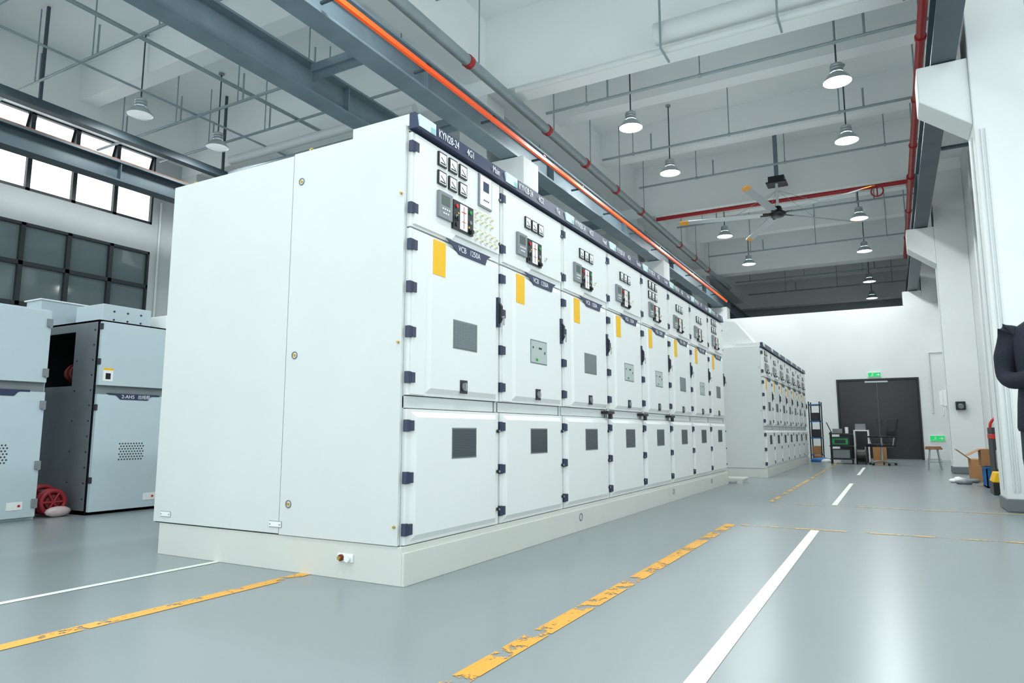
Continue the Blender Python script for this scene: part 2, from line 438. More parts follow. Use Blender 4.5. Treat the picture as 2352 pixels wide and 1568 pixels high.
# pendant lamps
def lamp(x, y, z, k='lampdisc', e=70):
    l = B("pendant_lamp", (x, y, z))
    l.rev((0, 0, 0), [(0.0, 0.0), (0.17, 0.0), (0.185, 0.01)], k, 24)
    l.rev((0, 0, 0), [(0.19, -0.005), (0.185, 0.02), (0.13, 0.10), (0.085, 0.13), (0.08, 0.14)], 'lampmetal', 24)
    l.rev((0, 0, 0), [(0.09, 0.14), (0.09, 0.17), (0.075, 0.17), (0.075, 0.18), (0.09, 0.18), (0.09, 0.21), (0.075, 0.21), (0.075, 0.22), (0.09, 0.22), (0.085, 0.26), (0.03, 0.29), (0.0, 0.29)], 'lampmetal', 20)
    l.cyl((0, 0, 0.28), (0, 0, ZC - z), 0.012, 'girderd', 8)
    l.cyl((0, 0, ZC-z-0.03), (0, 0, ZC-z), 0.05, 'galv', 10)
    o = l.done()
    if e:
        ld = bpy.data.lights.new("lamp_light", 'SPOT'); ld.energy = e; ld.spot_size = math.radians(172); ld.spot_blend = 0.5
        ld.shadow_soft_size = 0.16; ld.color = (0.94, 1.0, 1.0)
        lo = bpy.data.objects.new("lamp_light", ld); COL.objects.link(lo); lo.parent = o; lo.location = (0, 0, -0.03)
for y in (1.0, 4.2, 10.4, 12.7, 17.7, 21.1, 25.6, 28.9):  # the two nearest pairs are out of view, added to brighten the cabinets
    for x in (-0.39, -3.5):
        if x < -3 and y > 22: continue
        lamp(x, y, 5.8, e=230 if y < 22 else 110)
for y in (1.5, 3.9, 6.16, 7.6, 11.5, 15.0): lamp(-10.2, y, 5.8, 'lampoff', e=150)  # left bay lamps are off; the light they cast is added fill
for y in (1.5, 5.0, 9.5): lamp(-7.6, y, 6.0, 'lampoff', e=150)

# ceiling fan
b = B("ceiling_fan", (-1.82, 14.75, 5.29))
b.box(-0.16, 0.16, -0.05, 0.2, 0.68, 0.82, 'black'); b.box(-0.2, 0.2, -0.1, 0.25, 0.66, 0.69, 'black')
b.box(-0.04, 0.04, 0.02, 0.1, 0.82, ZC-5.29, 'girder')
b.cyl((0, 0, 0.08), (0, 0, 0.68), 0.028, 'pipewhite', 10)
b.rev((0, 0, 0), [(0.0, -0.06), (0.1, -0.06), (0.16, -0.02), (0.16, 0.03), (0.09, 0.07), (0.07, 0.16), (0.0, 0.16)], 'black', 20)
for i in range(5):
    a = math.radians(-27 + 72*i); ca, sa = math.cos(a), math.sin(a)
    def bl(r0, r1, w0, w1, k, zz=0.0, th=0.012):
        vs = []
        for r, w in ((r0, w0), (r1, w1)):
            for s_, t in ((-1, -0.02), (1, 0.02)):
                for q in (0, th): vs.append((r*ca - s_*w*sa, r*sa + s_*w*ca, zz + t + q))
        b.add(vs, [(0,1,3,2), (4,6,7,5), (0,2,6,4), (1,5,7,3), (0,4,5,1), (2,3,7,6)], k)
    bl(0.12, 0.35, 0.03, 0.04, 'black'); bl(0.3, 1.82, 0.075, 0.07, 'fan'); bl(1.82, 2.0, 0.075, 0.06, 'fantip')
    b.cyl((0.03*ca, 0.03*sa, 0.5), (0.9*ca, 0.9*sa, 0.02), 0.004, 'steel', 5)
b.done()

# ------------------------------------------------------------ floor markings
b = B("floor_marking_yellow", (0, 0, 0))
def fl(b, x0, x1, y0, y1, k): b.add([(x0,y0,0.002),(x1,y0,0.002),(x1,y1,0.002),(x0,y1,0.002)], [(0,1,2,3)], k)
fl(b, -1.325, -1.24, 0.5, 6.25, 'pyel'); fl(b, -3.0, -2.92, 0.3, 2.93, 'pyel')
fl(b, -1.2, 1.48, 6.2, 6.25, 'pyel2'); fl(b, -1.3, 1.48, 8.25, 8.29, 'pyel2'); fl(b, -1.30, -1.25, 8.3, 20, 'pyel2')
b.done()
b = B("floor_marking_white")
fl(b, -0.64, -0.575, 0.5, 6.18, 'pwht'); fl(b, -0.64, -0.585, 8.35, 11.9, 'pwht'); fl(b, -0.64, -0.585, 14.2, 17.2, 'pwht')
fl(b, -3.73, -3.68, 0.3, 2.93, 'pwht')
b.done()

# ------------------------------------------------------------ switchgear cabinets
def switchgear(origin, spec, side=False, name="switchgear_cabinet", W=1.0, D=2.07, txt=True):
    c = B(name, origin); H = 2.32
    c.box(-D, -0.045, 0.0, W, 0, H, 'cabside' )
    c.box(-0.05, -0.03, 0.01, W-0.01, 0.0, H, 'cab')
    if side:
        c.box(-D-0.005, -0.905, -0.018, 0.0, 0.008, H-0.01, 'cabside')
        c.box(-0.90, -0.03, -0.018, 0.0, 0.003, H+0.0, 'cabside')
        c.box(-D, -0.03, -0.006, 0.0, 0.0, 0.008, 'dark')
        for z in (2.13, 1.05, 0.18):
            c.torus((-0.83, -0.019, z), 0.02, 0.004, 'groove', 'y'); c.cyl((-0.83, -0.017, z), (-0.83, -0.019, z), 0.02, 'white', 14); c.cyl((-0.83, -0.018, z), (-0.83, -0.026, z), 0.009, 'brass', 10)
        for z in (1.92, 1.08, 0.1): c.cyl((-0.05, -0.017, z), (-0.05, -0.03, z), 0.007, 'brass', 8)
        for x in (-0.98, -2.0):
            c.box(x, x+0.1, -0.023, -0.017, 0.045, 0.075, 'white'); c.box(x-0.002, x+0.102, -0.0205, -0.017, 0.042, 0.078, 'groove')
            c.cyl((x+0.01, -0.022, 0.06), (x+0.01, -0.026, 0.06), 0.005, 'steel', 6); c.cyl((x+0.09, -0.022, 0.06), (x+0.09, -0.026, 0.06), 0.005, 'steel', 6)
    # top instrument box and header
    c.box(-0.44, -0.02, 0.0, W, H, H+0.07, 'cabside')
    c.prism([(-0.02, 2.30), (0.035, 2.30), (0.02, 2.395), (-0.02, 2.395)], 'y', 0.0, W, 'navy')
    c.torus((-0.83, 0.06, H+0.03), 0.022, 0.005, 'brass', 'x', 14, 6)
    c.torus((-1.95, 0.06, H+0.02), 0.018, 0.004, 'brass', 'x', 14, 6)
    e = 0.012
    def door(z0, z1):
        c.box(-0.03, -0.006, e, W-e, z0, z1, 'cab')
    # instrument door
    door(1.735, 2.285)
    c.prism([(0.03, 1.75), (0.40, 1.75), (0.44, 1.79), (0.97, 1.79), (0.97, 2.275), (0.03, 2.275)], 'x', -0.006, 0.010, 'cab')
    # breaker door with sloped raised panel
    door(0.795, 1.725)
    c.raised(-0.006, 0.17, 0.955, 0.81, 1.715, 0.018, 0.03, 'cab')
    c.prism([(0.03, 0.80), (0.16, 0.80), (0.16, 1.72), (0.03, 1.72)], 'x', -0.006, 0.003, 'cab')
    # lower cable door
    door(0.005, 0.72)
    c.raised(-0.006, 0.05, 0.955, 0.02, 0.705, 0.018, 0.03, 'cab')
    # mid strip
    c.box(-0.04, -0.022, 0.01, W-0.01, 0.725, 0.79, 'cabside')
    c.box(-0.024, -0.018, W-0.055, W-0.045, 0.725, 0.79, 'groove')
    for z in (1.729, 0.7925, 0.7225, 2.2925): c.box(-0.04, -0.029, e, W-e, z-0.004, z+0.004, 'dark')
    # label plate
    c.prism([(0.33, 1.742), (0.85, 1.742), (0.80, 1.715), (0.78, 1.672), (0.47, 1.672), (0.40, 1.712)], 'x', 0.0115, 0.017, 'navy')
    # yellow label
    c.box(0.012, 0.0145, 0.205, 0.33, 1.50, 1.705, 'yellow')
    wm = spec.get('glass', 'mesh')
    c.box(0.011, 0.0135, 0.42, 0.69, 1.09, 1.265, 'groove'); c.box(0.0125, 0.015, 0.428, 0.682, 1.098, 1.257, wm)
    c.box(0.011, 0.0135, 0.42, 0.69, 0.44, 0.62, 'groove'); c.box(0.0125, 0.015, 0.428, 0.682, 0.448, 0.612, 'meshd')
    if wm == 'viewglass':
        c.box(0.0148, 0.0155, 0.45, 0.47, 1.2, 1.215, 'dark'); c.box(0.0148, 0.0155, 0.55, 0.6, 1.2, 1.215, 'dark'); c.box(0.0148, 0.0155, 0.5, 0.54, 1.11, 1.13, 'green')
        c.box(0.0148, 0.0155, 0.64, 0.66, 1.17, 1.19, 'dark')
    # rotary keyhole plate
    c.box(0.012, 0.018, 0.50, 0.575, 0.825, 0.905, 'black'); c.cyl((0.018, 0.537, 0.865), (0.028, 0.537, 0.865), 0.025, 'greydev', 14)
    c.box(0.028, 0.034, 0.532, 0.542, 0.84, 0.89, 'steel')
    # hinges
    for z in (2.20, 1.84, 1.63, 1.39, 1.14, 0.89, 0.63, 0.354, 0.085):
        c.box(-0.02, 0.006, 0.0, 0.024, z-0.032, z+0.032, 'hinge')
        c.box(-0.006, 0.012, 0.027, 0.058, z-0.028, z+0.028, 'hinge')
        c.cyl((0.004, 0.0255, z-0.03), (0.004, 0.0255, z+0.03), 0.007, 'hinge', 8)
    # latches right
    for z in (2.17, 1.86, 0.60, 0.34, 0.1):
        c.cyl((0.0, W-0.03, z), (0.014, W-0.03, z), 0.012, 'black', 10); c.cyl((0.014, W-0.03, z), (0.02, W-0.03, z), 0.007, 'steel', 8)
    # breaker door handle
    c.box(-0.005, 0.016, W-0.048, W-0.018, 1.29, 1.49, 'hinge')
    c.prism([(0.016, 1.31), (0.034, 1.34), (0.036, 1.43), (0.016, 1.46)], 'y', W-0.043, W-0.022, 'black')
    c.cyl((0.03, W-0.03, 1.355), (0.05, W-0.03, 1.355), 0.009, 'steel', 8)
    c.box(0.044, 0.047, W-0.04, W-0.018, 1.30, 1.345, 'steel')
    # meters
    def meter(y, z, s=0.085):
        c.box(0.010, 0.022, y, y+s, z, z+s, 'black'); c.box(0.022, 0.0235, y+0.008, y+s-0.008, z+0.008, z+s-0.008, 'white')
        c.box(0.0235, 0.0245, y+0.015, y+s-0.015, z+0.014, z+0.022, 'dark')
        c.prism([(y+0.02, z+0.05), (y+0.024, z+0.055), (y+s-0.02, z+0.026), (y+s-0.024, z+0.022)], 'x', 0.0235, 0.0245, 'black')
    if spec.get('six'):
        for i in range(3):
            for z in (2.165, 2.05): meter(0.235+i*0.113, z)
    else:
        for i in range(3): meter(0.335+i*0.105, 2.075)
    dy = 0 if spec.get('six') else -0.03
    # protection relay
    c.box(0.010, 0.03, 0.235+dy, 0.375+dy, 1.85, 2.01, 'greydev'); c.box(0.03, 0.032, 0.26+dy, 0.345+dy, 1.93, 1.99, 'lcd')
    for q in range(4): c.cyl((0.03, 0.27+dy+q*0.022, 1.905), (0.034, 0.27+dy+q*0.022, 1.905), 0.006, 'white', 8)
    for q in range(3): c.cyl((0.03, 0.28+dy+q*0.022, 1.88), (0.034, 0.28+dy+q*0.022, 1.88), 0.006, 'white', 8)
    # mimic panel
    y0, y1 = 0.39+dy, 0.615+dy
    c.box(0.010, 0.026, y0, y1, 1.82, 2.0, 'black'); c.box(0.026, 0.028, y0+0.07, y1-0.07, 1.83, 1.99, 'white')
    ym = (y0+y1)/2
    c.box(0.028, 0.029, ym-0.003, ym+0.003, 1.84, 1.98, 'red'); c.box(0.028, 0.029, ym-0.025, ym+0.025, 1.94, 1.946, 'red')
    c.box(0.028, 0.029, ym-0.02, ym+0.02, 1.88, 1.884, 'red'); c.box(0.028, 0.029, ym-0.012, ym+0.012, 1.90, 1.92, 'white')
    for q, kk in ((1.965, 'red'), (1.90, 'greydev'), (1.85, 'black')):
        c.cyl((0.026, y0+0.035, q), (0.032, y0+0.035, q), 0.013, kk, 10)
        c.cyl((0.026, y1-0.035, q), (0.032, y1-0.035, q), 0.013, 'green' if kk == 'red' else kk, 10)
    c.box(0.032, 0.04, y0+0.028, y0+0.042, 1.87, 1.90, 'black'); c.box(0.0275, 0.0285, y0+0.045, y0+0.06, 1.92, 1.93, 'yellow')
    c.box(0.0275, 0.0285, y1-0.06, y1-0.045, 1.86, 1.87, 'yellow')
    c.cyl((0.026, y1-0.03, 1.84), (0.045, y1-0.03, 1.84), 0.014, 'black', 10)
    if spec.get('big'):
        c.box(0.010, 0.022, 0.69, 0.85, 2.05, 2.27, 'greydev'); c.box(0.022, 0.025, 0.70, 0.84, 2.06, 2.26, 'white')
        c.box(0.025, 0.027, 0.735, 0.805, 2.16, 2.225, 'lcdb')
        for q in range(4): c.cyl((0.025, 0.745+q*0.018, 2.10), (0.028, 0.745+q*0.018, 2.10), 0.005, 'dark', 6)
        for zz in (1.99, 1.94, 1.87, 1.82):
            for q in range(5):
                if zz > 1.9 and q == 4: continue
                y = 0.665 + q*0.062
                c.cyl((0.010, y, zz), (0.018, y, zz), 0.013, 'white', 10); c.cyl((0.018, y, zz), (0.034, y, zz), 0.007, 'cream', 6)
                c.box(0.010, 0.0115, y-0.016, y+0.016, zz+0.018, zz+0.027, 'cream')
    else:
        c.box(0.010, 0.018, 0.66, 0.69, 1.90, 1.93, 'white'); c.cyl((0.018, 0.675, 1.915), (0.03, 0.675, 1.915), 0.008, 'cream', 6)
    # stand-in patch for the maker's mark at the header start
    c.box(0.022, 0.038, 0.02, 0.18, 2.315, 2.385, 'patch'); c.box(0.0375, 0.0395, 0.13, 0.175, 2.315, 2.35, 'patch2')
    o = c.done(0.0025)
    if txt:
        text("KYN28-24", 0.07, (0.0355, 0.21, 2.345), o, sx=0.72, name='type_text')
        text(spec['id'], 0.065, (0.0355, 0.52, 2.345), o, sx=0.8, name='panel_number_text')
        text(spec['fn'], 0.065, (0.0355, 0.84 if len(spec['fn']) < 5 else 0.80, 2.345), o, sx=0.75, name='function_text')
        text("VCB   1250A", 0.05, (0.0178, 0.46, 1.708), o, sx=0.95, name='breaker_text')
    return o

ZB = 0.20; XF = -2.275; YS = 2.94
specs = [dict(id="4G1", fn="Main", six=True, big=True), dict(id="4G2", fn="Tie", glass='viewglass'),
         dict(id="4G3", fn="Feed"), dict(id="4G4", fn="Feeder", glass='viewglass'), dict(id="4G5", fn="Feeder", six=True, glass='viewglass'),
         dict(id="4G6", fn="Feeder"), dict(id="4G7", fn="Feeder", glass='viewglass'), dict(id="4G8", fn="PT", six=True)]
for i, sp in enumerate(specs):
    switchgear((XF, YS + i*1.0, ZB), sp, side=(i == 0))
b = B("cabinet_plinth", (XF, YS, 0))
b.box(-2.02, -0.005, -0.01, 8.02, 0, 0.199, 'plinth')
b.box(-0.005, 0.012, -0.01, 8.02, 0, 0.17, 'plinth')
for y in (2.3, 5.0, 6.9): b.torus((0.013, y, 0.11), 0.028, 0.004, 'groove', 'x')
b.cyl((-0.41, -0.01, 0.115), (-0.41, -0.03, 0.115), 0.018, 'insul', 14); b.cyl((-0.41, -0.03, 0.115), (-0.41, -0.045, 0.115), 0.010, 'brass', 10)
b.cyl((-0.36, -0.01, 0.115), (-0.36, -0.035, 0.115), 0.019, 'white', 14)
b.box(-0.44, -0.33, -0.018, -0.01, 0.093, 0.137, 'white')
b.done(0.003)
# padlocked bars between doors
b = B("door_padlocks", (XF, YS, 0))
for y in (3.0, 4.0, 5.0):
    b.box(-0.02, 0.05, y-0.14, y+0.02, 0.955, 0.98, 'black'); b.box(0.02, 0.05, y-0.07, y-0.03, 0.91, 0.96, 'black'); b.cyl((0.035, y-0.12, 0.98), (0.035, y-0.12, 1.0), 0.015, 'steel', 8)
b.done(0.002)

# second row farther along
proto = None
for i in range(7):
    sp = dict(id="", fn="", six=(i % 3 == 0), glass='mesh')
    if proto is None or i < 2:
        o = switchgear((-1.95, 12.62 + i*0.95, 0.16), sp, side=(i == 0), txt=False); o.scale = (1, 0.95, 0.92)
        if i == 1: proto = o
    else:
        o = proto.copy(); COL.objects.link(o); o.location = (-1.95, 12.62 + i*0.95, 0.16)
b = B("cabinet_plinth", (-1.95, 12.62, 0)); b.box(-2.1, 0.01, -0.01, 6.66, 0, 0.159, 'plinth'); b.done(0.003)
b = B("bus_duct_cover", (-2.42, 12.7, 2.297))
b.prism([(-1.2, 0.0), (0.4, 0.0), (0.3, 0.12), (0.02, 0.48), (-0.3, 0.55), (-1.2, 0.55)], 'y', 0.02, 0.7, 'cabside'); b.done(0.005)
b = B("hanging_cable", (0, 0, 0))
pts = [(-2.35, 10.98, 2.4), (-2.4, 11.3, 1.9), (-2.55, 11.8, 1.3), (-2.7, 12.2, 0.9), (-2.8, 12.5, 0.6), (-2.9, 12.55, 0.01)]
for p, q in zip(pts, pts[1:]): b.cyl(p, q, 0.008, 'black', 6)
b.done()
b = B("floor_pallet", (-2.3, 11.0, 0)); 
for q in range(4): b.box(-0.6, 0.25, 0.03+q*0.12, 0.11+q*0.12, 0.06, 0.08, 'plinth')
for x in (-0.55, -0.2, 0.15): b.box(x, x+0.08, 0.03, 0.47, 0, 0.06, 'plinth')
b.done()

# ------------------------------------------------------------ blue-grey cabinets at left
def small_cab(origin, label, H, open_side=False, W=0.8):
    c = B("metal_cabinet", origin); D = 1.5
    if open_side:
        t = 0.02
        c.box(-D, -0.02, W-t, W, 0, H, 'steelgrey'); c.box(-D, -0.02, 0, W, 0, 0.04, 'steelgrey'); c.box(-D, -0.02, 0, W, H-t, H, 'steelgrey')
        c.box(-D, -D+t, 0, W, 0, H, 'dark'); c.box(-0.04, -0.02, 0, W, 0, H, 'steelgrey')
        c.box(-D, -0.02, 0, t, 0, 1.25, 'steelgrey'); c.box(-0.42, -0.02, 0, t, 1.25, H, 'steelgrey'); c.box(-D, -0.42, 0, t, H-0.1, H, 'steelgrey')
        c.box(-D, -0.95, 0, t, 1.25, H, 'steelgrey'); c.box(-0.95, -0.4, 0.45, 0.47, 1.2, H, 'steelgrey')
        c.cyl((-0.8, 0.2, 1.40), (-0.52, 0.2, 1.40), 0.085, 'insul', 18)
        for q in range(3): c.cyl((-0.74+q*0.08, 0.2, 1.40), (-0.71+q*0.08, 0.2, 1.40), 0.105, 'insul', 18)
        for q in range(12): c.cyl((-0.08, 0.0, 0.15+q*0.15), (-0.08, -0.006, 0.15+q*0.15), 0.009, 'dark', 8)
        for q in range(5): c.cyl((-0.36, 0.0, 0.3+q*0.3), (-0.36, -0.006, 0.3+q*0.3), 0.008, 'dark', 8)
    else:
        c.box(-D, -0.02, 0, W, 0, H, 'bluecab')
    c.box(-0.02, 0.02, 0.01, W-0.01, 1.25, H-0.02, 'bluecab')
    c.box(-0.02, -0.01, 0.01, W-0.01, 1.16, 1.25, 'groove')
    c.box(-0.02, 0.02, 0.01, W-0.01, 0.03, 1.16, 'bluecab')
    c.prism([(0.14, 1.17), (0.62, 1.17), (0.56, 1.15), (0.53, 1.115), (0.24, 1.115), (0.20, 1.15)], 'x', 0.02, 0.025, 'navy')
    c.box(-0.012, 0.021, 0.12, 0.66, 1.155, 1.175, 'navy')
    for r in range(7):
        for q in range(9):
            off = 0.0145 if r % 2 else 0
            y = 0.27 + q*0.029 + off; z = 0.52 + r*0.026; s = 0.010
            c.prism([(y-s, z), (y, z-s), (y+s, z), (y, z+s)], 'x', 0.019, 0.0215, 'dark')
    c.box(0.02, 0.024, 0.55, 0.68, 0.10, 0.17, 'white'); c.cyl((0.024, 0.65, 0.135), (0.027, 0.65, 0.135), 0.012, 'red', 10)
    for z in (H-0.12, 1.35, 1.05, 0.5, 0.16):
        c.box(-0.015, 0.032, W-0.05, W+0.0, z-0.045, z+0.03, 'greydev'); c.cyl((0.02, W-0.02, z-0.04), (0.045, W-0.02, z-0.04), 0.015, 'greydev', 10)
    if open_side: c.box(0.02, 0.0225, 0.05, 0.15, 1.29, 1.42, 'white'); c.box(0.0225, 0.024, 0.075, 0.125, 1.31, 1.37, 'black'); c.box(0.0225, 0.024, 0.05, 0.15, 1.40, 1.42, 'yellow')
    for z in (1.45, 1.8, 0.3, 1.0): c.box(-0.01, 0.024, 0.0, 0.02, z, z+0.06, 'dark')
    o = c.done(0.004)
    text(label[0], 0.05, (0.0255, 0.25, 1.143), o, name='label_text')
    if label[1]: text(label[1], 0.045, (0.0255, 0.42, 1.143), o, name='label_text')
    return o
small_cab((-6.92, 2.68, 0), ("PT\u67dc", ""), 1.94)
small_cab((-6.92, 1.86, 0), ("", ""), 1.94)
small_cab((-6.80, 3.87, 0), ("2-AH5", "\u51fa\u7ebf\u67dc"), 1.90, True)
small_cab((-6.80, 4.69, 0), ("", ""), 1.90)
b = B("duct_box", (-8.25, 3.88, 1.905)); b.box(0, 0.3, 0, 0.75, 0, 0.3, 'bluecab'); b.box(-0.02, 0.32, -0.02, 0.77, 0.3, 0.315, 'white'); b.box(0.05, 0.28, -0.01, 0, 0.05, 0.2, 'dark'); b.done(0.004)
b = B("duct_box", (-7.75, 4.14, 1.905)); b.box(0, 0.5, 0, 0.54, 0, 0.24, 'bluecab')
for y in (0.12, 0.27, 0.42):
    for z in (0.08, 0.17): b.cyl((0.5, y, z), (0.508, y, z), 0.01, 'dark', 8)
b.done(0.004)
b = B("duct_box", (-7.75, 4.8, 1.905)); b.box(0, 0.6, 0, 0.6, 0, 0.2, 'white'); b.done(0.004)
# wrapped red insulator spools on the floor
b = B("red_spools", (-7.0, 3.69, 0))
for (x, y, r) in ((0.0, -0.02, 0.135), (-0.22, 0.0, 0.15)):
    b.torus((x, y, r), r-0.03, 0.022, 'spool', 'x'); b.torus((x-0.07, y, r), r-0.03, 0.022, 'spool', 'x'); b.cyl((x-0.06, y, r), (x+0.0, y, r), r*0.5, 'insul', 16)
    for q in range(6):
        a = math.pi*q/3; b.cyl((x+0.01, y, r), (x+0.01, y+(r-0.03)*math.cos(a), r+(r-0.03)*math.sin(a)), 0.012, 'spool', 6)
b.ball((0.06, 0.0, 0.05), 0.04, 0.12, 0.05, 'bag', 10, 6)
b.done()

# ------------------------------------------------------------ things at the far end
def office_chair(loc, rot):
    c = B("office_chair", loc)
    for i in range(5):
        a = 2*math.pi*i/5; ca, sa = math.cos(a), math.sin(a)
        c.cyl((0, 0, 0.10), (0.28*ca, 0.28*sa, 0.075), 0.02, 'steel', 8, 0.014)
        c.cyl((0.28*ca-0.015*sa, 0.28*sa+0.015*ca, 0.03), (0.28*ca+0.015*sa, 0.28*sa-0.015*ca, 0.03), 0.03, 'black', 10)
    c.cyl((0, 0, 0.08), (0, 0, 0.42), 0.025, 'steel', 10)
    c.box(-0.23, 0.23, -0.25, 0.22, 0.43, 0.50, 'chair')
    prof = [(0.19, 0.52), (0.24, 0.50), (0.29, 0.62), (0.28, 0.8), (0.34, 1.08), (0.30, 1.10), (0.235, 0.8), (0.245, 0.64)]
    c.prism(prof, 'x', -0.20, 0.20, 'chair')
    c.box(-0.03, 0.03, 0.1, 0.28, 0.42, 0.45, 'steel')
    for s in (-1, 1):
        c.cyl((s*0.24, -0.12, 0.47), (s*0.27, -0.14, 0.66), 0.014, 'steel', 8); c.cyl((s*0.24, 0.14, 0.47), (s*0.27, 0.16, 0.66), 0.014, 'steel', 8)
        c.box(s*0.27-0.025, s*0.27+0.025, -0.2, 0.22, 0.65, 0.685, 'chair')
    o = c.done(0.012); o.rotation_euler = (0, 0, rot); return o
office_chair((-0.27, 18.6, 0), math.radians(-60))
b = B("equipment_cart", (-1.42, 18.9, 0))
for x in (0.03, 0.5):
    for y in (0.03, 0.42): b.cyl((x, y, 0.08), (x, y, 0.78), 0.014, 'black', 8); b.cyl((x-0.012, y, 0.04), (x+0.012, y, 0.04), 0.04, 'black', 10)
for z in (0.1, 0.42, 0.72): b.box(0, 0.53, 0, 0.45, z, z+0.025, 'black')
b.box(0.06, 0.46, 0.05, 0.38, 0.125, 0.36, 'dark'); b.box(0.07, 0.45, 0.04, 0.05, 0.14, 0.34, 'greydev')
b.box(0.05, 0.44, 0.04, 0.36, 0.445, 0.66, 'dark'); b.box(0.07, 0.42, 0.03, 0.04, 0.47, 0.62, 'green'); b.box(0.12, 0.37, 0.025, 0.03, 0.5, 0.59, 'dark')
b.box(0.08, 0.30, 0.1, 0.3, 0.745, 0.86, 'greydev'); b.cyl((0.06, 0.2, 0.745), (-0.05, 0.15, 1.02), 0.012, 'black', 6); b.cyl((0.4, 0.2, 0.745), (0.4, 0.2, 0.9), 0.04, 'white', 10)
b.done(0.004)
b = B("test_bench", (-0.86, 19.3, 0))
b.box(-0.02, 0.32, 0, 0.45, 0.80, 0.83, 'white'); b.box(-0.02, 0.01, 0, 0.45, 0, 0.8, 'white'); b.box(0.29, 0.32, 0, 0.45, 0, 0.8, 'white')
b.box(0.02, 0.25, 0.05, 0.4, 0.83, 0.98, 'greydev'); b.box(0.02, 0.28, 0.1, 0.44, 0.02, 0.3, 'dark'); b.done(0.004)
b = B("cable_drum", (-0.72, 18.85, 0)); b.cyl((-0.11, 0, 0.22), (-0.09, 0, 0.22), 0.22, 'black', 24); b.cyl((0.09, 0, 0.22), (0.11, 0, 0.22), 0.22, 'black', 24); b.cyl((-0.1, 0, 0.22), (0.1, 0, 0.22), 0.14, 'black', 24); b.done()
b = B("cardboard_box", (-0.48, 19.5, 0)); b.box(0, 0.3, 0, 0.3, 0, 0.42, 'card'); b.box(0, 0.3, 0.13, 0.16, 0.42, 0.423, 'cream'); b.prism([(0.3, 0.42), (0.4, 0.5), (0.397, 0.505), (0.296, 0.424)], 'y', 0, 0.3, 'card'); b.done(0.004)
b = B("tool_rack", (-2.0, 20.3, 0))
for z in (0.15, 0.6, 1.05, 1.5): b.box(0, 0.3, 0, 0.6, z, z+0.03, 'bluebox')
for x in (0, 0.27):
    for y in (0, 0.57): b.box(x, x+0.03, y, y+0.03, 0, 1.6, 'black')
for z, k in ((0.18, 'card'), (0.63, 'black'), (1.08, 'dark'), (0.63, 'red')):
    b.box(0.04, 0.26, 0.08 if k != 'red' else 0.36, 0.3 if k != 'red' else 0.5, z, z+0.22, k)
b.done(0.003)
b = B("blue_tarp", (-1.72, 19.75, 0))
b.ball((0.0, 0.1, 0.03), 0.25, 0.2, 0.1, 'bluebox', 12, 6); b.ball((0.15, 0.0, 0.02), 0.16, 0.16, 0.07, 'white', 12, 6); b.ball((-0.05, 0.1, 0.12), 0.12, 0.1, 0.08, 'wood', 10, 6); b.done()
def stool(loc):
    c = B("wooden_stool", loc); c.cyl((0, 0, 0.42), (0, 0, 0.45), 0.16, 'wood', 18)
    for i in range(4):
        a = math.pi/4 + math.pi/2*i; c.cyl((0.1*math.cos(a), 0.1*math.sin(a), 0.42), (0.17*math.cos(a), 0.17*math.sin(a), 0), 0.012, 'steel', 8)
    c.torus((0, 0, 0.16), 0.145, 0.007, 'steel'); return c.done()
stool((0.72, 17.0, 0)); stool((0.78, 18.6, 0))
b = B("wall_phone", (0.94, 15.6, 1.28)); b.box(-0.05, 0.02, 0.1, 0.3, 0.0, 0.32, 'white'); b.box(-0.11, -0.05, 0.13, 0.2, 0.02, 0.30, 'white'); b.torus((-0.06, 0.2, -0.1), 0.09, 0.01, 'white', 'x'); b.done(0.01)
b = B("socket_box", (1.15, 15.58, 1.2)); b.box(-0.08, 0.08, -0.08, 0, 0, 0.16, 'black'); b.cyl((0, -0.09, 0.08), (0, -0.13, 0.06), 0.045, 'greydev', 12); b.done(0.008)

# clutter along right wall
b = B("blue_crate", (1.12, 11.9, 0))
b.box(0, 0.36, 0, 0.5, 0, 0.02, 'bluebox')
for (x0, x1, y0, y1) in ((0, 0.015, 0, 0.5), (0.345, 0.36, 0, 0.5), (0, 0.36, 0, 0.015), (0, 0.36, 0.485, 0.5)):
    b.box(x0, x1, y0, y1, 0.0, 0.30, 'bluebox')
b.box(-0.01, 0.37, -0.01, 0.51, 0.27, 0.30, 'bluebox')
for q in range(7): b.box(-0.008, 0.0, 0.03+q*0.065, 0.06+q*0.065, 0.05, 0.24, 'bluebox'); b.box(0.02+q*0.048, 0.045+q*0.048, -0.008, 0, 0.05, 0.24, 'bluebox')
b.done()
b = B("cardboard_box", (1.08, 11.95, 0.305)); b.box(0, 0.34, 0.0, 0.4, 0, 0.24, 'card')
b.prism([(-0.0, 0.24), (-0.16, 0.15), (-0.16, 0.143), (0.0, 0.232)], 'y', 0, 0.4, 'card'); b.done(0.002)
b = B("cardboard_box", (1.06, 13.3, 0)); b.box(0, 0.38, 0, 0.5, 0, 0.35, 'card'); b.prism([(0, 0.35), (-0.18, 0.5), (-0.175, 0.507), (0.005, 0.355)], 'y', 0, 0.5, 'card'); b.prism([(0.375, 0.35), (0.42, 0.5), (0.425, 0.5), (0.38, 0.35)], 'y', 0, 0.5, 'card'); b.done(0.002)
b = B("welding_machine", (1.15, 11.15, 0))
b.box(0, 0.3, 0, 0.5, 0.08, 0.85, 'dark'); b.box(-0.005, 0.305, -0.005, 0.505, 0.7, 0.76, 'red'); b.box(0.02, 0.28, -0.01, 0.0, 0.3, 0.55, 'steel')
b.torus((0.15, 0.25, 0.86), 0.14, 0.018, 'red', 'y')
for x in (0.03, 0.27):
    for y in (0.07, 0.43): b.cyl((x-0.02, y, 0.06), (x+0.02, y, 0.06), 0.06, 'black', 12)
b.done(0.01)
